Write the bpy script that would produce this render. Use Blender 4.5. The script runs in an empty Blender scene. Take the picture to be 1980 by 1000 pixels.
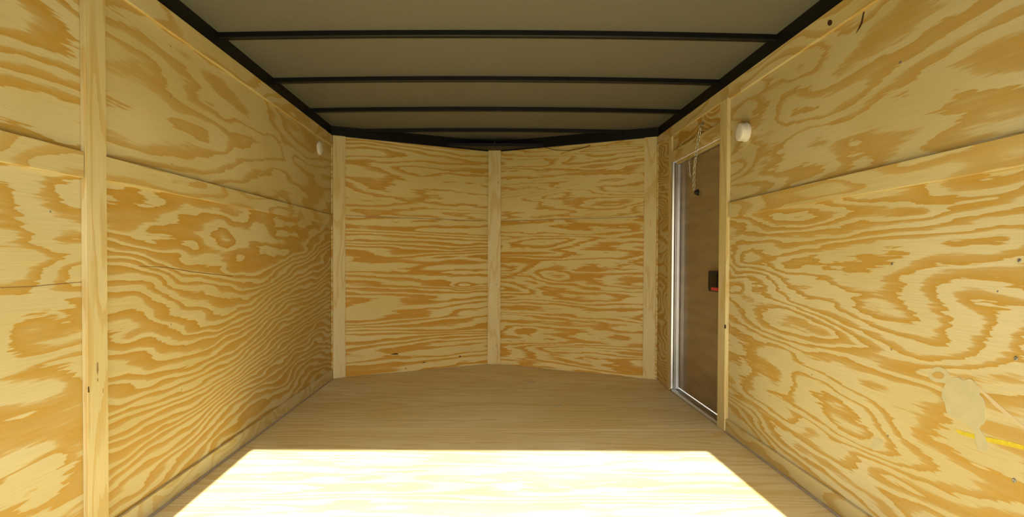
import bpy, bmesh, math, random
from mathutils import Vector, Matrix
random.seed(7)
S = bpy.context.scene
C = S.collection
PI = math.pi

# ------------------------------------------------------------------ camera
CAMX, CAMZ = -0.02, 0.905
cam_d = bpy.data.cameras.new('camera')
cam = bpy.data.objects.new('camera', cam_d)
C.objects.link(cam)
FPX = 1070.0
PITCH = math.radians(0.9)
cam_d.sensor_width = 36.0
cam_d.lens = 36.0 * FPX / 1980.0
cam_d.shift_x = 39.0 / 1980.0
cam_d.shift_y = FPX * math.tan(PITCH) / 1980.0
cam_d.clip_start = 0.02
cam.location = (CAMX, 0.0, CAMZ)
ROLL = math.radians(0.22)
cam.rotation_euler = (Matrix.Rotation(PI / 2 - PITCH, 3, 'X') @ Matrix.Rotation(ROLL, 3, 'Z')).to_euler()
S.camera = cam

# ------------------------------------------------------------------ world, sun, exposure
SUN_EL = math.radians(34.6)
SUN_OFF = math.radians(1.7)            # the sun stands almost on the trailer's axis
w = bpy.data.worlds.new('world')
S.world = w
w.use_nodes = True
wn = w.node_tree
wn.nodes.clear()
sky = wn.nodes.new('ShaderNodeTexSky')
sky.sky_type = 'NISHITA'
sky.sun_disc = False
sky.sun_elevation = SUN_EL
sky.sun_rotation = PI + SUN_OFF
sky.air_density = 1.0
sky.dust_density = 2.5
bg = wn.nodes.new('ShaderNodeBackground')
bg.inputs['Strength'].default_value = 0.19
wo = wn.nodes.new('ShaderNodeOutputWorld')
wn.links.new(sky.outputs[0], bg.inputs[0])
wn.links.new(bg.outputs[0], wo.inputs[0])

sd = bpy.data.lights.new('sun', 'SUN')
sd.energy = 9.0
sd.angle = math.radians(0.53)
sd.color = (0.98, 1.0, 0.93)
sun = bpy.data.objects.new('sun', sd)
C.objects.link(sun)
sun.location = (0, -6, 6)
ldir = Vector((-math.sin(SUN_OFF) * math.cos(SUN_EL), math.cos(SUN_OFF) * math.cos(SUN_EL), -math.sin(SUN_EL)))
sun.rotation_euler = ldir.to_track_quat('-Z', 'Y').to_euler()

vs = S.view_settings
vs.view_transform = 'Standard'
vs.look = 'None'
vs.gamma = 1.0
vs.use_curve_mapping = False
vs.exposure = 1.10

# ------------------------------------------------------------------ material helpers
def lin(r, g, b):
    f = lambda c: (c / 12.92 if c <= 0.04045 else ((c + 0.055) / 1.055) ** 2.4)
    return (f(r / 255.0), f(g / 255.0), f(b / 255.0), 1.0)

class NT:
    def __init__(s, tree): s.t = tree
    def n(s, kind, **kw):
        x = s.t.nodes.new(kind)
        for k, v in kw.items(): setattr(x, k, v)
        return x
    def link(s, a, b): s.t.links.new(a, b)
    def put(s, sock, v):
        if hasattr(v, 'is_output'): s.t.links.new(v, sock)
        else: sock.default_value = v
    def math(s, op, a, b=0.0, c=None, clamp=False):
        x = s.n('ShaderNodeMath', operation=op, use_clamp=clamp)
        s.put(x.inputs[0], a); s.put(x.inputs[1], b)
        if c is not None: s.put(x.inputs[2], c)
        return x.outputs[0]
    def vmul(s, v, f):
        x = s.n('ShaderNodeVectorMath', operation='MULTIPLY')
        s.put(x.inputs[0], v); s.put(x.inputs[1], f)
        return x.outputs[0]
    def vadd(s, v, f):
        x = s.n('ShaderNodeVectorMath', operation='ADD')
        s.put(x.inputs[0], v); s.put(x.inputs[1], f)
        return x.outputs[0]
    def comb(s, x, y, z=0.0):
        c = s.n('ShaderNodeCombineXYZ')
        s.put(c.inputs[0], x); s.put(c.inputs[1], y); s.put(c.inputs[2], z)
        return c.outputs[0]
    def noise(s, v, scale=1.0, detail=0.0, rough=0.5, dist=0.0):
        x = s.n('ShaderNodeTexNoise', noise_dimensions='2D')
        s.put(x.inputs['Vector'], v)
        s.put(x.inputs['Scale'], scale); s.put(x.inputs['Detail'], detail)
        s.put(x.inputs['Roughness'], rough); s.put(x.inputs['Distortion'], dist)
        return x.outputs['Fac']
    def mix(s, f, a, b, blend='MIX'):
        x = s.n('ShaderNodeMix', data_type='RGBA', blend_type=blend)
        s.put(x.inputs['Factor'], f)
        s.put(x.inputs['A'] if False else x.inputs[6], a); s.put(x.inputs[7], b)
        return x.outputs[2]
    def mapr(s, v, a, b, c, d, smooth=False):
        x = s.n('ShaderNodeMapRange', interpolation_type='SMOOTHSTEP' if smooth else 'LINEAR')
        s.put(x.inputs[0], v)
        for i, q in enumerate((a, b, c, d)): s.put(x.inputs[i + 1], q)
        return x.outputs[0]

EARLY = (0.62, 0.44, 0.185, 1)
LATE = (0.47, 0.235, 0.052, 1)

def make_ply_group():
    g = bpy.data.node_groups.new('plywood_grain', 'ShaderNodeTree')
    I = g.interface
    for nm, dv in (('Bands', 7.0), ('FreqU', 1.1), ('FreqV', 4.0), ('Slope', 0.0), ('Ragged', 0.3),
                   ('Extra', 0.0), ('Late', 0.5), ('Seed', 0.0), ('Contrast', 1.0), ('Tint', 0.5), ('Mid', 0.10)):
        k = I.new_socket(nm, in_out='INPUT', socket_type='NodeSocketFloat'); k.default_value = dv
    I.new_socket('Vector', in_out='INPUT', socket_type='NodeSocketVector')
    I.new_socket('Color', in_out='OUTPUT', socket_type='NodeSocketColor')
    I.new_socket('Height', in_out='OUTPUT', socket_type='NodeSocketFloat')
    T = NT(g)
    gi = T.n('NodeGroupInput'); go = T.n('NodeGroupOutput')
    i = gi.outputs
    uv = T.vadd(i['Vector'], T.comb(T.math('MULTIPLY', i['Seed'], 3.17), T.math('MULTIPLY', i['Seed'], 1.73)))
    sp = T.n('ShaderNodeSeparateXYZ'); T.link(uv, sp.inputs[0])
    u, v = sp.outputs[0], sp.outputs[1]
    # growth rings cut through by the peeled veneer: contour lines of a smooth field
    big = T.noise(T.comb(T.math('MULTIPLY', u, i['FreqU']), T.math('MULTIPLY', v, i['FreqV'])), 1.0, 1.6, 0.42, 0.25)
    mid = T.noise(T.comb(T.math('MULTIPLY', u, 3.2), T.math('MULTIPLY', v, 13.0)), 1.0, 1.0, 0.5, 0.0)
    rag = T.noise(T.comb(T.math('MULTIPLY', u, 7.0), T.math('MULTIPLY', v, 85.0)), 1.0, 2.0, 0.6, 0.0)
    F = T.math('MULTIPLY', T.math('ADD', big, T.math('MULTIPLY', mid, i['Mid'])), i['Bands'])
    F = T.math('ADD', F, T.math('MULTIPLY', v, i['Slope']))
    F = T.math('ADD', F, i['Extra'])
    F = T.math('ADD', F, T.math('MULTIPLY', T.math('SUBTRACT', rag, 0.5), i['Ragged']))
    t = T.math('FRACT', F)
    # width of the dark latewood changes from ring to ring
    wv = T.noise(T.comb(T.math('MULTIPLY', u, 0.9), T.math('MULTIPLY', v, 6.0)), 1.0, 0.0, 0.5)
    thr = T.math('ADD', T.math('SUBTRACT', 1.0, i['Late']), T.math('MULTIPLY', T.math('SUBTRACT', wv, 0.5), 0.55))
    rise = T.mapr(t, T.math('SUBTRACT', thr, 0.07), T.math('ADD', thr, 0.09), 0.0, 1.0, True)
    fall = T.mapr(t, 0.94, 1.0, 1.0, 0.0, True)
    late = T.math('MULTIPLY', rise, fall)
    deep = T.math('MULTIPLY', T.mapr(t, thr, 0.93, 0.68, 1.0), late)
    fine = T.noise(T.comb(T.math('MULTIPLY', u, 5.0), T.math('MULTIPLY', v, 330.0)), 1.0, 2.0, 0.6)
    blot = T.noise(T.comb(T.math('MULTIPLY', u, 1.3), T.math('MULTIPLY', v, 2.6)), 1.0, 2.0, 0.5)
    lf = T.math('MULTIPLY', T.math('ADD', deep, T.math('MULTIPLY', T.math('SUBTRACT', fine, 0.5), 0.5)), i['Contrast'], clamp=True)
    e2 = T.mix(T.mapr(blot, 0.3, 0.7, 0.0, 1.0), (0.595, 0.505, 0.275, 1), (0.54, 0.437, 0.195, 1))
    l2 = T.mix(i['Tint'], (0.46, 0.290, 0.054, 1), (0.45, 0.237, 0.028, 1))
    col = T.mix(lf, e2, l2)
    sh = T.mapr(fine, 0.25, 0.75, 0.90, 1.07)
    vm = T.n('ShaderNodeVectorMath', operation='SCALE')
    T.link(col, vm.inputs[0]); T.link(sh, vm.inputs['Scale'])
    T.link(vm.outputs[0], go.inputs['Color'])
    T.link(T.math('ADD', T.math('MULTIPLY', late, 0.5), T.math('MULTIPLY', fine, 0.5)), go.inputs['Height'])
    return g

PLY = make_ply_group()

def new_mat(name):
    m = bpy.data.materials.new(name); m.use_nodes = True
    m.node_tree.nodes.clear()
    T = NT(m.node_tree)
    b = T.n('ShaderNodeBsdfPrincipled'); o = T.n('ShaderNodeOutputMaterial')
    T.link(b.outputs[0], o.inputs[0])
    return m, T, b

def ply_mat(name, eyes=(), rnd=False, rough=0.55, tone=None, **kw):
    """pine plywood; eyes = (u, v, half length, half height, rings) adds closed ovals of grain"""
    m, T, b = new_mat(name)
    g = T.n('ShaderNodeGroup'); g.node_tree = PLY
    uvn = T.n('ShaderNodeUVMap'); uv = uvn.outputs[0]
    for k, v in kw.items(): g.inputs[k].default_value = v
    extra = None
    for (eu, ev, ru, rv, k) in eyes:
        d = T.vmul(T.vadd(uv, (-eu, -ev, 0)), (1.0 / ru, 1.0 / rv, 0))
        ln = T.n('ShaderNodeVectorMath', operation='LENGTH'); T.link(d, ln.inputs[0])
        bump = T.math('MULTIPLY', T.mapr(ln.outputs['Value'], 0.0, 1.0, 1.0, 0.0, True), k)
        extra = bump if extra is None else T.math('ADD', extra, bump)
    if extra is not None: T.link(extra, g.inputs['Extra'])
    if rnd:
        oi = T.n('ShaderNodeObjectInfo')
        T.link(T.math('ADD', T.math('MULTIPLY', oi.outputs['Random'], 37.0), kw.get('Seed', 0.0)), g.inputs['Seed'])
    T.link(uv, g.inputs['Vector'])
    col = g.outputs['Color']
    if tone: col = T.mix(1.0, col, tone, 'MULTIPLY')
    T.link(col, b.inputs['Base Color'])
    b.inputs['Roughness'].default_value = rough
    b.inputs['Specular IOR Level'].default_value = 0.3
    bp = T.n('ShaderNodeBump'); bp.inputs['Strength'].default_value = 0.12; bp.inputs['Distance'].default_value = 0.002
    T.link(g.outputs['Height'], bp.inputs['Height']); T.link(bp.outputs[0], b.inputs['Normal'])
    return m

def plain(name, col, rough=0.5, metal=0.0, spec=0.5, var=0.0, scale=20.0):
    m, T, b = new_mat(name)
    if var:
        tc = T.n('ShaderNodeTexCoord')
        nz = T.n('ShaderNodeTexNoise'); nz.inputs['Scale'].default_value = scale; nz.inputs['Detail'].default_value = 4.0
        T.link(tc.outputs['Object'], nz.inputs['Vector'])
        f = T.mapr(nz.outputs['Fac'], 0.3, 0.7, 1 - var, 1 + var)
        vm = T.n('ShaderNodeVectorMath', operation='SCALE'); vm.inputs[0].default_value = col[:3]
        T.link(f, vm.inputs['Scale']); T.link(vm.outputs[0], b.inputs['Base Color'])
    else:
        b.inputs['Base Color'].default_value = (*col[:3], 1)
    b.inputs['Roughness'].default_value = rough
    b.inputs['Metallic'].default_value = metal
    b.inputs['Specular IOR Level'].default_value = spec
    return m

M = {}
M['black'] = plain('black_painted_steel', (0.004, 0.0038, 0.0035), 0.45, 0, 0.25, 0.25, 30)
M['black_matt'] = plain('black_rubber', (0.010, 0.010, 0.010), 0.6)
M['ceil'] = plain('roof_sheet_underside', (0.132, 0.128, 0.104), 0.5, 0.0, 0.35, 0.05, 60)
M['alu'] = plain('mill_aluminium', (0.46, 0.46, 0.45), 0.33, 1.0, 0.5, 0.04, 12)
M['zinc'] = plain('zinc_plated_steel', (0.60, 0.58, 0.52), 0.30, 1.0, 0.5)
M['screw'] = plain('screw_zinc', (0.30, 0.31, 0.31), 0.40, 0.8, 0.5)
M['white'] = plain('white_plastic', (0.72, 0.71, 0.66), 0.35, 0.0, 0.5, 0.02, 40)
M['skin'] = plain('white_aluminium_skin', (0.70, 0.70, 0.68), 0.35, 0.0, 0.5)
M['red'] = plain('red_plastic', (0.55, 0.02, 0.03), 0.35)
M['filler'] = plain('wood_filler', (0.52, 0.475, 0.29), 0.7, 0, 0.2, 0.05, 30)
M['glue'] = plain('dried_glue', (0.64, 0.50, 0.28), 0.3, 0, 0.5, 0.05, 30)
M['yellow'] = plain('yellow_crayon', (0.62, 0.50, 0.04), 0.7, 0, 0.2, 0.1, 80)
M['chalk'] = plain('pale_scrape', (0.60, 0.49, 0.31), 0.7, 0, 0.2)
M['knot'] = plain('dark_knot_wood', (0.055, 0.026, 0.012), 0.7, 0, 0.2, 0.3, 200)
M['gap'] = plain('crack_shadow_wood', (0.22, 0.13, 0.05), 0.8, 0, 0.2)
M['stain'] = plain('brown_stain', (0.30, 0.19, 0.09), 0.7, 0, 0.2)
M['caulk'] = plain('grey_sealant', (0.36, 0.30, 0.235), 0.6, 0, 0.3, 0.1, 30)
M['gravel'] = plain('pale_gravel_ground', (0.24, 0.22, 0.17), 0.9, 0, 0.2, 0.2, 6)
# door skin: smooth lacquered sheet mirroring the wood opposite; reflected streaks also painted into its colour
m, T, b = new_mat('glossy_door_skin')
tc = T.n('ShaderNodeTexCoord')
mp = T.n('ShaderNodeMapping'); mp.inputs['Scale'].default_value = (1, 2.0, 16.0)
T.link(tc.outputs['Object'], mp.inputs[0])
nz = T.n('ShaderNodeTexNoise'); nz.inputs['Scale'].default_value = 1.0; nz.inputs['Detail'].default_value = 3.0
T.link(mp.outputs[0], nz.inputs['Vector'])
T.link(T.mix(T.mapr(nz.outputs['Fac'], 0.35, 0.7, 0, 1), (0.22, 0.158, 0.085, 1), (0.28, 0.20, 0.108, 1)), b.inputs['Base Color'])
b.inputs['Roughness'].default_value = 0.16
b.inputs['Specular IOR Level'].default_value = 0.6
M['door'] = m

# ------------------------------------------------------------------ geometry helpers
def put(o, label=None, cat=None, group=None, kind=None):
    if label: o['label'] = label
    if cat: o['category'] = cat
    if group: o['group'] = group
    if kind: o['kind'] = kind
    return o

def link(name, me, mat, parent=None, loc=None):
    if mat is not None and not me.materials: me.materials.append(mat)
    o = bpy.data.objects.new(name, me); C.objects.link(o)
    if parent: o.parent = parent
    if loc is not None: o.location = loc
    return o

def obj_bm(name, bm, mat, parent=None, loc=None, smooth=False):
    me = bpy.data.meshes.new(name)
    bmesh.ops.recalc_face_normals(bm, faces=bm.faces)
    bm.to_mesh(me); bm.free()
    if smooth:
        for p in me.polygons: p.use_smooth = True
    return link(name, me, mat, parent, loc)

def empty(name, loc=(0, 0, 0)):
    o = bpy.data.objects.new(name, None); C.objects.link(o); o.location = loc
    o.empty_display_size = 0.1
    return o

def prism(name, pts, n, mat, parent=None, gu=None, gv=None, bev=0.0012, uvo=(0, 0)):
    """a flat piece: outline pts (3-D, planar), thickness vector n (away from pts).
    The origin sits at the outline's centre; UVs are metres along the grain gu and across gv."""
    pts = [Vector(p) for p in pts]; n = Vector(n)
    c = sum(pts, Vector()) / len(pts)
    bm = bmesh.new()
    a = [bm.verts.new(p - c) for p in pts]; b2 = [bm.verts.new(p - c + n) for p in pts]
    bm.faces.new(a); bm.faces.new(b2[::-1])
    k = len(pts)
    for i in range(k): bm.faces.new((a[i], b2[i], b2[(i + 1) % k], a[(i + 1) % k]))
    bmesh.ops.recalc_face_normals(bm, faces=bm.faces)
    if bev:
        bmesh.ops.bevel(bm, geom=list(bm.edges), offset=bev, segments=1, affect='EDGES')
    if gu is not None:
        gu = Vector(gu).normalized(); gv = Vector(gv).normalized(); nn = n.normalized()
        uvl = bm.loops.layers.uv.new('uv')
        for f in bm.faces:
            for l in f.loops:
                q = l.vert.co + c
                l[uvl].uv = (q.dot(gu) + uvo[0], q.dot(gv) + q.dot(nn) + uvo[1])
    return obj_bm(name, bm, mat, parent, c)

def box(name, lo, hi, mat, parent=None, gu=None, gv=None, bev=0.0012, uvo=(0, 0)):
    x0, y0, z0 = lo; x1, y1, z1 = hi
    pts = [(x0, y0, z0), (x0, y1, z0), (x0, y1, z1), (x0, y0, z1)]
    return prism(name, pts, (x1 - x0, 0, 0), mat, parent, gu, gv, bev, uvo)

def lathe(bm, prof, axis, org, seg=28):
    """prof: (along axis, radius)"""
    axis = Vector(axis).normalized(); org = Vector(org)
    s = axis.orthogonal().normalized(); t = axis.cross(s)
    rings = []
    for (h, r) in prof:
        if r < 1e-6: rings.append([bm.verts.new(org + axis * h)])
        else: rings.append([bm.verts.new(org + axis * h + (s * math.cos(2 * PI * i / seg) + t * math.sin(2 * PI * i / seg)) * r) for i in range(seg)])
    for A, B in zip(rings, rings[1:]):
        for i in range(seg):
            j = (i + 1) % seg
            if len(A) == 1 and len(B) == 1: continue
            if len(A) == 1: bm.faces.new((A[0], B[i], B[j]))
            elif len(B) == 1: bm.faces.new((A[i], B[0], A[j]))
            else: bm.faces.new((A[i], B[i], B[j], A[j]))

def tube(bm, path, r, seg=8, closed=False):
    path = [Vector(p) for p in path]; k = len(path)
    rings = []; prev = None
    for i in range(k):
        if closed: d = path[(i + 1) % k] - path[i - 1]
        else: d = path[min(i + 1, k - 1)] - path[max(i - 1, 0)]
        d.normalize()
        s = d.orthogonal() if prev is None else prev - d * prev.dot(d)
        s.normalize(); prev = s; t = d.cross(s)
        rings.append([bm.verts.new(path[i] + (s * math.cos(2 * PI * q / seg) + t * math.sin(2 * PI * q / seg)) * r) for q in range(seg)])
    for i in range(k if closed else k - 1):
        A, B = rings[i], rings[(i + 1) % k]
        for q in range(seg): bm.faces.new((A[q], A[(q + 1) % seg], B[(q + 1) % seg], B[q]))
    if not closed:
        bm.faces.new(rings[0]); bm.faces.new(rings[-1][::-1])

# ------------------------------------------------------------------ dimensions (metres; x right, y into the trailer, z up)
HW = 1.22            # half width between the plywood faces
YR = 0.15            # rear opening
YC = 4.13            # where the side walls end and the V-nose begins
YA = 4.75            # apex of the nose
ZT = 1.815            # top of the plywood
ZC = 1.887           # roof edge
TH = 0.010           # sheet thickness
BT = 0.013           # batten thickness
RISE = 0.014
def roof_z(x): return ZC + RISE * (1 - (x / HW) ** 2)
Xv, Yv, Zv = Vector((1, 0, 0)), Vector((0, 1, 0)), Vector((0, 0, 1))

# ------------------------------------------------------------------ plywood materials
P = {}
P['left_low'] = ply_mat('ply_left_low', eyes=[(2.33, 0.80, 0.75, 0.30, 3.2), (2.30, 0.19, 0.85, 0.20, 4.0), (3.3, 0.95, 0.9, 0.25, 3.0)],
                        Bands=14.0, FreqU=0.48, FreqV=1.6, Slope=24.0, Ragged=0.36, Late=0.62, Seed=3.0, Tint=0.5, Mid=0.13)
P['left_up'] = ply_mat('ply_left_up', eyes=[(2.75, 1.43, 1.2, 0.36, 5.0)],
                       Bands=9.0, FreqU=0.5, FreqV=2.2, Slope=0.0, Ragged=0.32, Late=0.42, Seed=8.0, Contrast=0.8, Tint=0.3)
P['left_near_low'] = ply_mat('ply_left_near_low', Bands=8.0, FreqU=1.3, FreqV=4.4, Ragged=0.55, Late=0.48, Mid=0.13, Seed=12.0, Tint=0.4, tone=(1.04, 1.08, 1.22, 1))  # tone puts the bluish sky light near the opening into the colour
P['left_near_up'] = ply_mat('ply_left_near_up', Bands=8.5, FreqU=0.9, FreqV=3.4, Ragged=0.4, Late=0.45, Seed=15.0, Tint=0.4, tone=(1.04, 1.08, 1.22, 1))  # same tone: sky light from the rear painted into the sheet
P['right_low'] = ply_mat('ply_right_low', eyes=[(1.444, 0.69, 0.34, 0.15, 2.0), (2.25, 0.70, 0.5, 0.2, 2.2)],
                         Bands=11.5, FreqU=0.8, FreqV=4.0, Ragged=0.6, Late=0.5, Mid=0.11, Seed=23.0, Tint=0.4, tone=(1.04, 1.08, 1.22, 1))  # tone paints in the paler, bluer sky light of the near wall
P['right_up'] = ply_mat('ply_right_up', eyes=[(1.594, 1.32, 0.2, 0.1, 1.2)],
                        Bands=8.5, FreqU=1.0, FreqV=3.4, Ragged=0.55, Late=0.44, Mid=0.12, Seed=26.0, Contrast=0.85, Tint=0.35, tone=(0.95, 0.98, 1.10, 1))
P['right_far'] = ply_mat('ply_right_far', Bands=22.0, FreqU=1.2, FreqV=2.4, Slope=10.0, Ragged=0.3, Late=0.55, Seed=31.0, Tint=0.8)
P['nose_l_low'] = ply_mat('ply_nose_left_low', eyes=[(1.08, 0.67, 0.16, 0.07, 1.4)], Bands=8.0, FreqU=0.30, FreqV=5.5, Slope=16.0, Ragged=0.45, Late=0.5, Seed=41.0, Tint=0.9, Contrast=1.12, tone=(1.07, 1.05, 0.88, 1))
P['nose_l_up'] = ply_mat('ply_nose_left_up', Bands=9.0, FreqU=0.5, FreqV=4.5, Ragged=0.5, Late=0.45, Seed=44.0, Tint=0.8, Contrast=0.95, tone=(1.07, 1.05, 0.88, 1))
P['nose_r_low'] = ply_mat('ply_nose_right_low', eyes=[(0.55, 0.75, 0.25, 0.09, 1.5)], Bands=9.0, FreqU=0.7, FreqV=6.5, Ragged=0.7, Late=0.5, Seed=47.0, Tint=0.9, Contrast=1.12, tone=(1.07, 1.05, 0.88, 1))
P['nose_r_up'] = ply_mat('ply_nose_right_up', Bands=9.0, FreqU=0.8, FreqV=8.0, Ragged=0.8, Late=0.38, Seed=52.0, Tint=0.8, Contrast=0.95, tone=(1.07, 1.05, 0.88, 1))
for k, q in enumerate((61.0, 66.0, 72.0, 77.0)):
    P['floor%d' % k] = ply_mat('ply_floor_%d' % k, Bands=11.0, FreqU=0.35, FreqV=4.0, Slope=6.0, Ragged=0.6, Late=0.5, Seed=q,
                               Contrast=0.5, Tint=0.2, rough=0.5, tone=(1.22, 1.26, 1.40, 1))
P['base'] = ply_mat('ply_base', rnd=True, Bands=9.0, FreqU=2.6, FreqV=5.0, Ragged=0.3, Late=0.45, Seed=9.0, Contrast=0.55, Tint=0.2, tone=(1.04, 1.06, 1.12, 1))
P['strip'] = ply_mat('ply_strip', rnd=True, Bands=7.0, FreqU=1.0, FreqV=5.0, Ragged=0.3, Late=0.42, Seed=5.0, Contrast=0.75, Tint=0.3)
P['post'] = ply_mat('ply_post', rnd=True, Bands=6.0, FreqU=0.8, FreqV=7.0, Ragged=0.35, Late=0.34, Seed=2.0, Contrast=0.5, Tint=0.2, tone=(1.07, 1.08, 1.12, 1))

# ------------------------------------------------------------------ floor
floor = prism('floor', [(-HW - 0.02, YR - 0.06, -0.022), (HW + 0.06, YR - 0.06, -0.022), (HW + 0.06, YC, -0.022), (0, YA + 0.04, -0.022), (-HW - 0.02, YC, -0.022)],
              (0, 0, -0.05), M['black'], bev=0)
put(floor, 'plywood sheet floor of the trailer, sunlit in front', 'floor', kind='structure')
cuts = [YR - 0.05, 1.70, 2.92, YC + 0.01]
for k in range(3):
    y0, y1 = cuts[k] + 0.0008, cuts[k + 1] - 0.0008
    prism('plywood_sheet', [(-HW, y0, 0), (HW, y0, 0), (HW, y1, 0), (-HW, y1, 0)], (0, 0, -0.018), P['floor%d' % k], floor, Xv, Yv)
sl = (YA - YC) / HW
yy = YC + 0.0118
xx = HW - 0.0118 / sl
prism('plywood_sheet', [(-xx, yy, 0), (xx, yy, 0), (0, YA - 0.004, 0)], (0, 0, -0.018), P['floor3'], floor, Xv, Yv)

# ------------------------------------------------------------------ left wall
wl = box('wall_left', (-HW - 0.055, YR, -0.02), (-HW - TH - 0.002, YC + 0.02, ZT), M['skin'], bev=0)
put(wl, 'long plywood side wall without a door', 'wall', kind='structure')
YP0, YP1 = 1.617, 1.704          # vertical strip over the sheet joint
yj = 1.655
ZS = 1.165
def lsheet(y0, y1, z0, z1, mat):
    return prism('plywood_sheet', [(-HW, y0, z0), (-HW, y1, z0), (-HW, y1, z1), (-HW, y0, z1)], (-TH, 0, 0), mat, wl, Yv, Zv)
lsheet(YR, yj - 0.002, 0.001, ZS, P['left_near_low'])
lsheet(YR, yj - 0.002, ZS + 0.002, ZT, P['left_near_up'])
lsheet(yj, YC, 0.001, ZS, P['left_low'])
lsheet(yj, YC, ZS + 0.002, ZT, P['left_up'])
def lstrip(name, y0, y1, z0, z1, mat='strip', g=None, th=BT, dz=0.0):
    gu, gv = (Yv, Zv) if g is None else g
    return prism(name, [(-HW, y0, z0), (-HW, y1, z0 + dz), (-HW, y1, z1 + dz), (-HW, y0, z1)], (th, 0, 0), P[mat], wl, gu, gv)
for (a, b2) in ((YR, YP0 - 0.003), (YP1, YC)):
    lstrip('top_strip', a, b2, ZT - 0.077, ZT)
    lstrip('base_strip', a, b2, 0.002, 0.070, 'base')
lstrip('seam_strip', YR, YP0 - 0.003, ZS - 0.030, ZS + 0.046)
lstrip('seam_strip', YP1, YC, ZS - 0.024, ZS + 0.050, dz=0.008)
lstrip('upright_strip', YP0, YP1, 0.002, ZT, 'post', (Zv, Yv), BT + 0.003)
box('sealant_bead', (-HW + BT, YR, 0.0), (-HW + BT + 0.008, YC - 0.02, 0.007), M['caulk'], wl, bev=0.002)

# ------------------------------------------------------------------ right wall with the side door
YD0, YD1 = 2.95, 3.80            # door opening
ZD = 1.57
wr = prism('wall_right', [(HW + TH + 0.002, YR, -0.02), (HW + TH + 0.002, YD0 - 0.01, -0.02), (HW + TH + 0.002, YD0 - 0.01, ZD + 0.02), (HW + TH + 0.002, YD1 + 0.01, ZD + 0.02),
                          (HW + TH + 0.002, YD1 + 0.01, -0.02), (HW + TH + 0.002, YC + 0.02, -0.02), (HW + TH + 0.002, YC + 0.02, ZT), (HW + TH + 0.002, YR, ZT)],
           (0.043, 0, 0), M['skin'], bev=0)
put(wr, 'plywood side wall with the narrow side door', 'wall', kind='structure')
def rsheet(y0, y1, z0, z1, mat):
    return prism('plywood_sheet', [(HW, y0, z0), (HW, y1, z0), (HW, y1, z1), (HW, y0, z1)], (TH, 0, 0), mat, wr, Yv, Zv)
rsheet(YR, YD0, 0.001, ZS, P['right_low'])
rsheet(YR, YD0, ZS + 0.002, ZT, P['right_up'])
rsheet(YD0 + 0.001, YD1, ZD, ZT, P['right_far'])
rsheet(YD1 + 0.001, YC, 0.001, 1.224, P['right_far'])
rsheet(YD1 + 0.001, YC, 1.226, ZT, P['right_far'])
def rstrip(name, y0, y1, z0, z1, mat='strip', g=None, th=BT):
    gu, gv = (Yv, Zv) if g is None else g
    return prism(name, [(HW, y0, z0), (HW, y1, z0), (HW, y1, z1), (HW, y0, z1)], (-th, 0, 0), P[mat], wr, gu, gv)
PD0, PD1 = 2.888, 2.980
rstrip('top_strip', YR, PD0 - 0.001, ZT - 0.078, ZT)
rstrip('top_strip', PD0, YC, ZT - 0.066, ZT)
rstrip('seam_strip', YR, PD0 - 0.001, ZS - 0.041, ZS + 0.035)
rstrip('base_strip', YR, PD0 - 0.001, 0.002, 0.070)
rstrip('upright_strip', PD0, PD1, 0.002, ZT - 0.067, 'post', (Zv, Yv), BT + 0.006)
rstrip('upright_strip', YD1, YD1 + 0.062, 0.002, ZT - 0.067, 'post', (Zv, Yv), BT)
rstrip('header_strip', PD1 + 0.001, YD1 - 0.001, ZD, ZD + 0.072)
box('sealant_bead', (HW - BT - 0.008, YR, 0.0), (HW - BT, PD0, 0.007), M['caulk'], wr, bev=0.002)

# ------------------------------------------------------------------ V-nose
nl = Vector((HW, YA - YC, 0)).normalized()        # along the left nose wall, towards the apex
nr = Vector((HW, -(YA - YC), 0)).normalized()     # along the right nose wall, away from the apex
L = math.hypot(HW, YA - YC)
out_l = Vector((-nl.y, nl.x, 0)); out_r = Vector((-nr.y, nr.x, 0))   # outward (+y)
def nose(side):
    o0 = Vector((-HW, YC, 0)) if side == 'l' else Vector((0, YA, 0))
    d, n = (nl, out_l) if side == 'l' else (nr, out_r)
    nm = 'wall_front_left' if side == 'l' else 'wall_front_right'
    def quad(a, b2, z0, z1, off=0.0): return [o0 + d * a + n * off + Zv * z0, o0 + d * b2 + n * off + Zv * z0, o0 + d * b2 + n * off + Zv * z1, o0 + d * a + n * off + Zv * z1]
    wall = prism(nm, quad(0, L, -0.02, ZT, TH + 0.002), n * 0.04, M['skin'], bev=0)
    # UVs measured along each wall from its own start
    uo = -o0.dot(d); vo = -o0.dot(n)
    zs = 1.225
    prism('plywood_sheet', quad(0.001, L - 0.001, 0.001, zs - 0.002), n * TH, P['nose_%s_low' % side], wall, d, Zv, uvo=(uo, vo))
    prism('plywood_sheet', quad(0.001, L - 0.001, zs + 0.0015, ZT), n * TH, P['nose_%s_up' % side], wall, d, Zv, uvo=(uo, vo))
    a, b2 = (0.012, 0.104) if side == 'l' else (L - 0.104, L - 0.012)
    prism('corner_strip', quad(a, b2, 0.002, ZT + 0.002), -n * BT, P['post'], wall, Zv, d)
    return wall
wfl = put(nose('l'), 'nose wall panel to the left of the centre stud', 'wall', kind='structure')
wfr = put(nose('r'), 'nose wall panel to the right of the centre stud', 'wall', kind='structure')
hwid = 0.054
yb = YA - hwid * sl - 0.002
tr = prism('trim_1', [(-hwid, yb, 0.003), (hwid, yb, 0.003), (hwid, yb, ZT + 0.006), (-hwid, yb, ZT + 0.006)], (0, -0.016, 0), P['post'], None, Zv, Xv)
put(tr, 'pale upright wooden strip covering the apex of the nose', 'trim', kind='structure')

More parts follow.
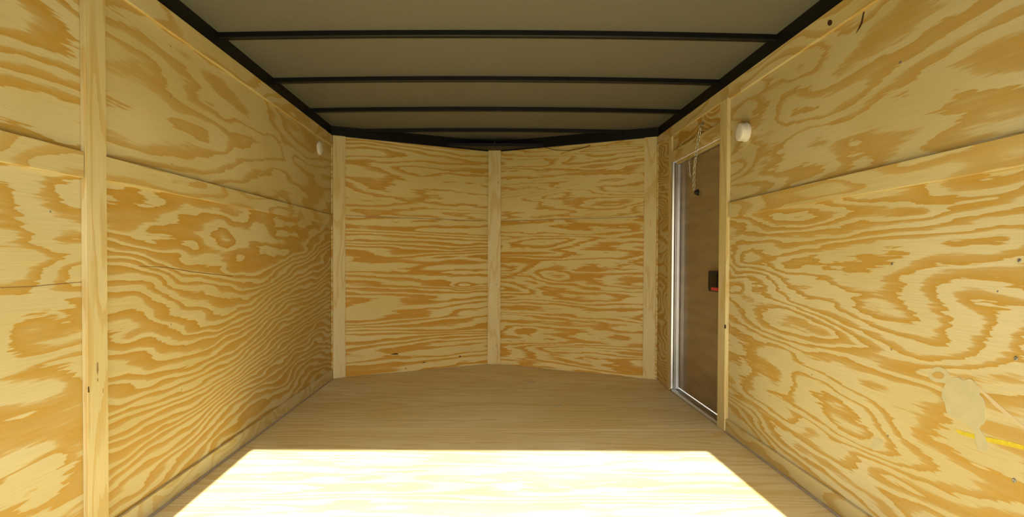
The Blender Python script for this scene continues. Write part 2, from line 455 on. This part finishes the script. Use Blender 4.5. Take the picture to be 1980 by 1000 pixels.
# ------------------------------------------------------------------ roof: sheet, bows, black rails
bm = bmesh.new()
N = 24
def strip_rows(rows):
    vr = [[bm.verts.new(p) for p in r] for r in rows]
    for A, B in zip(vr, vr[1:]):
        for i in range(len(A) - 1): bm.faces.new((A[i], A[i + 1], B[i + 1], B[i]))
xs = [-HW - 0.04 + (2 * HW + 0.08) * i / N for i in range(N + 1)]
ys_end = [YC + 0.035 + (YA - YC) * (1 - abs(x) / (HW + 0.04)) for x in xs]
ge = [Vector((x, YR - 0.02, roof_z(x))) for x in xs]
fr = [Vector((x, y, roof_z(x))) for x, y in zip(xs, ys_end)]
strip_rows([ge, fr])
r = bmesh.ops.extrude_face_region(bm, geom=list(bm.faces))
for v in r['geom']:
    if isinstance(v, bmesh.types.BMVert): v.co.z += 0.006
ceiling = obj_bm('ceiling', bm, M['ceil'])
put(ceiling, 'bare grey roof sheet over black roof bows', 'ceiling', kind='structure')

def bow(y, half):
    bm = bmesh.new()
    n = 20
    prof = [(-0.013, 0.0), (-0.013, -0.024), (0.013, -0.024), (0.013, -0.0215), (0.013, 0.0)]
    prof = [(-0.014, -0.001), (-0.014, -0.022), (-0.010, -0.026), (0.014, -0.026), (0.018, -0.0225), (0.018, -0.001)]
    rows = []
    for i in range(n + 1):
        x = -half + 2 * half * i / n
        rows.append([bm.verts.new((x, a, roof_z(x) + b2 - ZC)) for a, b2 in prof])
    k = len(prof)
    for A, B in zip(rows, rows[1:]):
        for i in range(k): bm.faces.new((A[i], A[(i + 1) % k], B[(i + 1) % k], B[i]))
    bm.faces.new(rows[0]); bm.faces.new(rows[-1][::-1])
    return obj_bm('roof_bow', bm, M['black'], ceiling, (0, y, ZC))
for y in (0.61, 1.22, 1.83, 2.44, 3.05, 3.66):
    bow(y, HW + 0.004)
bow(4.255, HW - (4.255 - YC) / sl + 0.02)

box('top_rail', (-HW - 0.05, YR, ZT + 0.001), (-HW + 0.004, YC + 0.01, ZC + 0.002), M['black'], ceiling, bev=0.003)
box('top_rail', (HW - 0.004, YR, ZT + 0.001), (HW + 0.05, YC + 0.01, ZC + 0.002), M['black'], ceiling, bev=0.003)
for side in 'lr':
    o0 = Vector((-HW, YC, 0)) if side == 'l' else Vector((0, YA, 0))
    d, n = (nl, out_l) if side == 'l' else (nr, out_r)
    q = [o0 - n * 0.002 + Zv * (ZT + 0.003), o0 + d * L - n * 0.002 + Zv * (ZT + 0.003),
         o0 + d * L - n * 0.002 + Zv * (ZC + RISE + 0.006), o0 - n * 0.002 + Zv * (ZC + 0.002)]
    if side == 'r':
        q[2] = o0 + d * L - n * 0.002 + Zv * (ZC + 0.002); q[3] = o0 - n * 0.002 + Zv * (ZC + RISE + 0.006)
    prism('nose_rail', q, n * 0.05, M['black'], ceiling, bev=0.003)
yg = YA - 0.20 * sl
prism('apex_gusset', [(-0.40, YA - 0.40 * sl - 0.012, ZT + 0.008), (0.40, YA - 0.40 * sl - 0.012, ZT + 0.008), (0, YA - 0.012, ZT + 0.008)],
      (0, 0, 0.024), M['black'], ceiling, bev=0.0)

# ------------------------------------------------------------------ rear opening (behind the lens) and the ground outside
HH = 1.72
rf = put(empty('trim_2', (0, YR, 0)), 'black steel frame around the open rear doorway', 'door frame', kind='structure')
def rbox(name, lo, hi):
    o = box(name, lo, hi, M['black'], None, bev=0.003); o.parent = rf; o.location = o.location - Vector((0, YR, 0)); return o
rbox('jamb', (-HW - 0.05, YR - 0.06, -0.02), (-1.07, YR - 0.001, HH))
rbox('jamb', (1.07, YR - 0.06, -0.02), (HW + 0.05, YR - 0.001, HH))
rbox('header', (-HW - 0.05, YR - 0.06, HH), (HW + 0.05, YR - 0.001, ZC + RISE))
gr = prism('ground', [(-60, -80, -0.55), (60, -80, -0.55), (60, 60, -0.55), (-60, 60, -0.55)], (0, 0, -0.1), M['gravel'], bev=0)
put(gr, 'pale gravel ground the trailer stands on', 'ground', kind='structure')

# ------------------------------------------------------------------ side door
dr = put(empty('door_1', (HW + 0.03, (YD0 + YD1) / 2, 0.0)), 'glossy brown side door in an aluminium frame', 'door', kind='structure')
def dchild(o):
    o.parent = dr; o.location = o.location - dr.location; return o
XD = 1.266
dchild(box('door_panel', (XD, YD0 + 0.004, 0.022), (XD + 0.022, YD1 - 0.006, ZD - 0.004), M['door'], bev=0.002))
def jamb_profile(name, pts, y_or_z, axis, a, b2):
    """extrude a small aluminium section; pts are (x, offset)"""
    bm = bmesh.new()
    rows = []
    for s in (a, b2):
        rows.append([bm.verts.new((x, y_or_z + o, s) if axis == 'z' else (x, s, y_or_z + o)) for x, o in pts])
    k = len(pts)
    for i in range(k): bm.faces.new((rows[0][i], rows[0][(i + 1) % k], rows[1][(i + 1) % k], rows[1][i]))
    bm.faces.new(rows[0]); bm.faces.new(rows[1][::-1])
    return dchild(obj_bm(name, bm, M['alu']))
# far jamb: stepped extrusion facing the rear
far = [(HW - 0.012, 0.0), (HW - 0.012, -0.004), (HW - 0.008, -0.010), (HW + 0.004, -0.013), (HW + 0.012, -0.010), (HW + 0.014, -0.005),
       (HW + 0.022, -0.005), (HW + 0.024, -0.014), (HW + 0.040, -0.016), (HW + 0.043, -0.008), (XD - 0.002, -0.008), (XD - 0.002, 0.0)]
jamb_profile('door_jamb', far, YD1 + 0.006 - 0.007, 'z', 0.016, ZD - 0.001)
near = [(x, -o) for x, o in far[5:]]
jamb_profile('door_jamb', near, YD0 + 0.001, 'z', 0.016, ZD - 0.001)
sill = [(HW - 0.012, 0.0), (HW - 0.012, 0.006), (HW + 0.002, 0.014), (HW + 0.016, 0.014), (HW + 0.019, 0.008), (HW + 0.028, 0.008), (HW + 0.030, 0.018), (XD - 0.001, 0.018), (XD - 0.001, 0.0)]
jamb_profile('door_sill', sill, 0.001, 'y', YD0 + 0.032, YD1 - 0.002)
head = [(x, -o) for x, o in sill[5:]]
jamb_profile('door_head', head, ZD - 0.001, 'y', YD0 + 0.012, YD1 - 0.016)
box('door_stop', (HW + 0.012, YD0 + 0.03, ZD - 0.020), (HW + 0.030, YD1 - 0.02, ZD - 0.0005), P['strip'], None, Yv, Zv)
dchild(bpy.data.objects['door_stop'])
# latch: black paddle housing with a red lock tab
def rrect(name, x0, x1, y0, y1, z0, z1, rad, mat, parent, bev=0.002):
    pts = []
    for (cy, cz, a0) in ((y1 - rad, z1 - rad, 0), (y0 + rad, z1 - rad, 90), (y0 + rad, z0 + rad, 180), (y1 - rad, z0 + rad, 270)):
        for s in range(5):
            a = math.radians(a0 + s * 22.5); pts.append((x1, cy + rad * math.cos(a), cz + rad * math.sin(a)))
    return prism(name, pts, (x0 - x1, 0, 0), mat, parent, bev=bev)
lat = dchild(rrect('latch', XD - 0.016, XD + 0.001, 3.090, 3.248, 0.720, 0.838, 0.014, M['black_matt'], None))
def sub(o, p):
    o.parent = p; o.location = o.location - p.location - dr.location; return o
sub(rrect('paddle', XD - 0.021, XD - 0.0155, 3.110, 3.215, 0.750, 0.826, 0.008, M['black'], None, 0.0015), lat)
put(sub(rrect('lock_tab', XD - 0.024, XD - 0.0155, 3.096, 3.185, 0.727, 0.746, 0.006, M['red'], None, 0.0015), lat), 'red lock tab')

# ------------------------------------------------------------------ door check chain with spring
hook_p = Vector((HW - 0.020, 3.255, 1.690))
bolt_p = Vector((XD - 0.026, 3.462, 1.322))
ch = put(empty('door_chain', hook_p), 'thin zinc check chain with a spring hanging before the side door', 'chain')
bm = bmesh.new()
tube(bm, [(0.019, 0.004, 0.012), (0.006, 0.002, 0.010), (-0.006, 0.0, 0.006), (-0.010, 0.0, -0.003), (-0.004, 0.0, -0.011), (0.003, 0.001, -0.006)], 0.0028, 8)
lathe(bm, [(0, 0.0), (0, 0.009), (0.003, 0.008), (0.004, 0.0)], (-1, 0, 0), (0.0195, 0.004, 0.012), 14)
obj_bm('hook', bm, M['screw'], ch, smooth=True)
bm = bmesh.new()
LH, LW = 0.0135, 0.0065
path = []
for i in range(7): a = PI * i / 6; path.append((LW * math.cos(a), 0, LH - LW + LW * math.sin(a)))
for i in range(7): a = PI + PI * i / 6; path.append((LW * math.cos(a), 0, -LH + LW + LW * math.sin(a)))
tube(bm, path, 0.0022, 6, True)
link_me = bpy.data.meshes.new('chain_link'); bmesh.ops.recalc_face_normals(bm, faces=bm.faces); bm.to_mesh(link_me); bm.free()
for p_ in link_me.polygons: p_.use_smooth = True
link_me.materials.append(M['zinc'])
a0 = Vector((0, 0, -0.012)); a1 = bolt_p - hook_p + Vector((0, 0, 0.014))
dirv = (a1 - a0); ln = dirv.length; pitch = 0.0212; n = int(round(ln / pitch))
q = (-dirv).to_track_quat('Z', 'X')
def chain_pt(t):
    p = a0 + dirv * t
    return p + Vector((-0.012, 0, -0.01)) * math.sin(PI * t)
for k in range(n):
    t = (k + 0.5) / n
    o = bpy.data.objects.new('chain_link', link_me); C.objects.link(o); o.parent = ch
    o.location = chain_pt(t)
    o.rotation_mode = 'QUATERNION'
    from mathutils import Quaternion
    o.rotation_quaternion = q @ Quaternion((0, 0, 1), (PI / 2 if k % 2 else 0) + 0.4)
bm = bmesh.new()
s0 = chain_pt(0.40); s1 = chain_pt(0.80)
m0 = s0 + Vector((-0.002, 0.105, -0.020)); m1 = s1 + Vector((-0.004, 0.052, 0.022))
ax = (m1 - m0); h = ax.length; axn = ax.normalized(); e1 = axn.orthogonal().normalized(); e2 = axn.cross(e1)
pp = [s0 + Vector((-0.003, 0.002, 0.002)), s0 + Vector((-0.004, 0.07, 0.0)), m0 - axn * 0.006]
turns = 15
for i in range(turns * 10 + 1):
    a = 2 * PI * i / 10
    pp.append(m0 + axn * (h * i / (turns * 10)) + (e1 * math.cos(a) + e2 * math.sin(a)) * 0.0105)
pp += [m1 + axn * 0.007, s1 + Vector((-0.004, 0.016, 0.006)), s1 + Vector((-0.003, 0.002, 0.0))]
tube(bm, pp, 0.0019, 6)
obj_bm('spring', bm, M['zinc'], ch, smooth=True)
bm = bmesh.new()
lathe(bm, [(0, 0), (0, 0.020), (0.004, 0.020), (0.006, 0.014), (0.018, 0.013), (0.022, 0.010), (0.024, 0)], (-1, 0, 0), bolt_p + Vector((0.0258, 0, 0)) - hook_p, 18)
obj_bm('rubber_stop', bm, M['black_matt'], ch, smooth=False)

# ------------------------------------------------------------------ round white interior lights / vent caps
def dome(loc, nx, label, k):
    t = put(empty('dome_light', loc), label, 'light', 'round white wall lights')
    bm = bmesh.new(); lathe(bm, [(0, 0), (0, 0.046), (0.010, 0.047), (0.012, 0.045), (0.012, 0)], (nx, 0, 0), (0, 0, 0), 36)
    obj_bm('base', bm, M['white'], t, smooth=False)
    bm = bmesh.new(); lathe(bm, [(0.012, 0.0435), (0.012 + k, 0.0428), (0.0155 + k, 0.0410), (0.0172 + k, 0.037), (0.0180 + k, 0.018), (0.0182 + k, 0)], (nx, 0, 0), (0, 0, 0), 36)
    obj_bm('lens', bm, M['white'], t, smooth=True)
dome((HW - 0.0002, 2.705, 1.525), -1, 'round white dome light high on the wall beside the door', 0.024)
dome((-HW + 0.0002, 3.84, 1.665), 1, 'thin round white light on the doorless wall near the nose', 0.0)

# ------------------------------------------------------------------ screws, fillers, marks
bm = bmesh.new(); lathe(bm, [(0, 0), (0, 0.0042), (0.0008, 0.0040), (0.0016, 0.0026), (0.0012, 0)], (1, 0, 0), (0, 0, 0), 12)
scr_me = bpy.data.meshes.new('screw'); bmesh.ops.recalc_face_normals(bm, faces=bm.faces); bm.to_mesh(scr_me); bm.free(); scr_me.materials.append(M['screw'])
def screw(loc, normal, parent, scale=1.0):
    o = bpy.data.objects.new('screw', scr_me); C.objects.link(o)
    o.parent = parent; o.location = Vector(loc) - parent.location
    o.rotation_euler = Vector(normal).to_track_quat('X', 'Z').to_euler(); o.scale = (scale,) * 3
def yz(px, py, x):                       # a photo point on the wall plane at x -> (y, z)
    y = (x - CAMX) * FPX / (px - 951.0)
    return y, CAMZ + (500.0 - py) * y / FPX
for (px, py, s) in ((1971, 500, 1.2), (1968, 690, 1.3), (1969, 928, 1.3), (1735, 120, 1.1), (1725, 508, 1.1), (1722, 842, 0.9), (1726, 674, .7),
                    (1577, 205, .7), (1573, 723, .7), (1470, 250, .8), (1566, 886, .7), (1572, 500, .7), (1930, 560, .6), (1572, 612, .6)):
    y, z = yz(px, py, HW)
    screw((HW, y, z), (-1, 0, 0), wr, s)
for (px, py, s) in ((332, 95, .8), (332, 190, .8), (334, 320, .7), (330, 630, .8), (350, 757, .7), (98, 413, .7), (470, 560, .7), (540, 620, .7)):
    y, z = yz(px, py, -HW)
    screw((-HW, y, z), (1, 0, 0), wl, s)
for (px, py) in ((1028, 740), (1079, 786)):
    y = CAMZ * FPX / (py - 500.0); x = CAMX + (px - 951.0) * y / FPX
    for dx in (-0.013, 0.013): screw((x + dx, y, 0.0), (0, 0, 1), floor, 2.2)
for (z, dx) in ((1.55, 0.03), (0.685, 0.02), (0.16, 0.02)):
    screw((dx, yb - 0.016, z), (0, -1, 0), tr, 1.6)

def blob(name, outline, x, nx, mat, parent, th=0.0012, knots=True):
    """a thin dab on a side wall; outline in photo points on that wall, smoothed"""
    pts = [Vector((x, *yz(px, py, x))) for px, py in outline]
    n = len(pts); sm = []
    if knots:
        for i in range(n):
            p0, p1, p2, p3 = pts[i - 1], pts[i], pts[(i + 1) % n], pts[(i + 2) % n]
            for s in range(4):
                t = s / 4
                sm.append(0.5 * ((2 * p1) + (p2 - p0) * t + (2 * p0 - 5 * p1 + 4 * p2 - p3) * t * t + (3 * p1 - p0 - 3 * p2 + p3) * t ** 3))
    else: sm = pts
    o = prism(name, sm, (nx * th, 0, 0), mat, parent, bev=0)
    o.location = o.location - parent.location
    return o
# walls have their origin at their centre: children placed in world space need the offset removed
big = [(1829, 748), (1838, 733), (1855, 727), (1868, 733), (1880, 730), (1892, 740), (1898, 758), (1908, 772), (1911, 795), (1910, 815), (1900, 825), (1912, 845), (1917, 862), (1912, 872),
       (1900, 868), (1893, 850), (1888, 830), (1870, 815), (1850, 805), (1836, 795), (1832, 778), (1826, 765)]
blob('filler_patch', big, HW, -1, M['filler'], wr)
ring = [(1799, 722), (1805, 711), (1818, 707), (1832, 712), (1840, 724), (1838, 738), (1826, 738), (1812, 736), (1803, 731)]
blob('filler_patch', ring, HW, -1, M['filler'], wr, 0.0009)
blob('filler_patch', [(1806, 722), (1812, 717), (1822, 717), (1830, 723), (1826, 730), (1814, 729)], HW, -1, P['right_low'], wr, 0.0014)
blob('filler_patch', [(1691, 865), (1693, 850), (1700, 847), (1711, 850), (1712, 862), (1703, 870), (1695, 870)], HW, -1, M['filler'], wr)
blob('crayon_mark', [(1850, 828), (1868, 832), (1890, 838), (1905, 842), (1930, 846), (1960, 852), (1995, 862), (1995, 870), (1960, 862), (1925, 855), (1900, 850), (1885, 845), (1862, 838)], HW, -1, M['yellow'], wr, 0.0006, False)
blob('scrape_mark', [(1886, 740), (1892, 741), (1935, 778), (1975, 812), (1995, 828), (1993, 834), (1970, 815), (1930, 784)], HW, -1, M['chalk'], wr, 0.0006, False)
blob('knot', [(1594, 45), (1596, 40), (1600, 39), (1603, 43), (1601, 49), (1596, 50)], HW - BT, -1, M['knot'], wr, 0.0006)
blob('crack', [(1662, 24), (1665, 23), (1661, 45), (1657, 54), (1648, 66), (1654, 53), (1658, 44)], HW, -1, M['knot'], wr, 0.0005, False)
blob('crack', [(1402, 626), (1405, 627), (1405, 634), (1402, 634)], HW - BT - 0.006, -1, M['knot'], wr, 0.0005, False)
for (a, b2, c, d2) in ((1573, 925, 1598, 946), (1577, 931, 1606, 955), (1585, 929, 1610, 951)):
    blob('scratch', [(a, b2), (a + 1.5, b2), (c, d2), (c - 1.5, d2 + .5)], HW, -1, M['gap'], wr, 0.0005, False)
# left wall: long hairline splits in the veneer
blob('crack', [(0, 559.5), (60, 557), (105, 552.5), (158, 548), (158, 549.3), (105, 554), (60, 558.6), (0, 561)], -HW, 1, M['gap'], wl, 0.0004, False)
blob('crack', [(268, 517), (320, 518.5), (370, 527), (450, 536), (450, 537), (370, 528.6), (320, 520), (268, 518)], -HW, 1, M['gap'], wl, 0.0004, False)
for ol in ([(186, 705), (188, 704), (189, 718), (187, 730), (185, 720)], [(186, 736), (188, 735), (188, 742), (186, 741)], [(197, 755), (198, 754), (198, 764), (197, 764)]):
    blob('knot', ol, -HW + BT + 0.003, 1, M['stain'], wl, 0.0005, False)
for ol in ([(168, 752), (170, 751), (171, 763), (168, 763)],):
    blob('knot', ol, -HW + BT + 0.003, 1, M['knot'], wl, 0.0005, False)
# nose knots
def nose_knot(px, py, w_, h_):
    # intersection of the view ray with the left nose wall
    k = (px - 951.0) / FPX
    y = (YC + sl * (CAMX + HW)) / (1 - sl * k); x = CAMX + k * y; z = CAMZ + (500.0 - py) * y / FPX
    c = Vector((x, y, z)); pts = []
    for i in range(10):
        a = 2 * PI * i / 10; f = 1 + 0.25 * math.sin(3 * a + px)
        pts.append(c + nl * (w_ * math.cos(a) * f) + Zv * (h_ * math.sin(a) * f))
    o = prism('knot', pts, -out_l * 0.0006, M['knot'], wfl, bev=0); o.location = o.location - wfl.location
for a in ((764, 686, 0.030, 0.006), (820, 702, 0.012, 0.004), (785, 714, 0.008, 0.003), (890, 690, 0.010, 0.006)): nose_knot(*a)
# loose wire below the black header on the right of the nose
def nose_pt(px, py, off):
    k = (px - 951.0) / FPX
    y = (YA - sl * CAMX - off) / (1 + sl * k); x = CAMX + k * y
    return Vector((x, y, CAMZ + (500.0 - py) * y / FPX))
wp = [nose_pt(px, py, 0.016) for px, py in ((1048, 284), (1058, 287), (1075, 291), (1095, 291.5), (1115, 289), (1130, 285), (1140, 281))]
base = wp[0].copy()
bm = bmesh.new(); tube(bm, [p - base for p in wp], 0.0022, 6)
put(obj_bm('wire', bm, M['black_matt'], None, base, True), 'thin dark wire sagging below the black nose header', 'wire')

# parts built in world space: take each parent's own position out of the child's
for par in (floor, wl, wr, wfl, wfr, tr, ceiling):
    for c in par.children:
        if c.name.split('.')[0] in ('plywood_sheet', 'top_strip', 'base_strip', 'seam_strip', 'upright_strip', 'header_strip', 'corner_strip', 'sealant_bead', 'roof_bow', 'top_rail', 'nose_rail', 'apex_gusset'):
            c.location = c.location - par.location
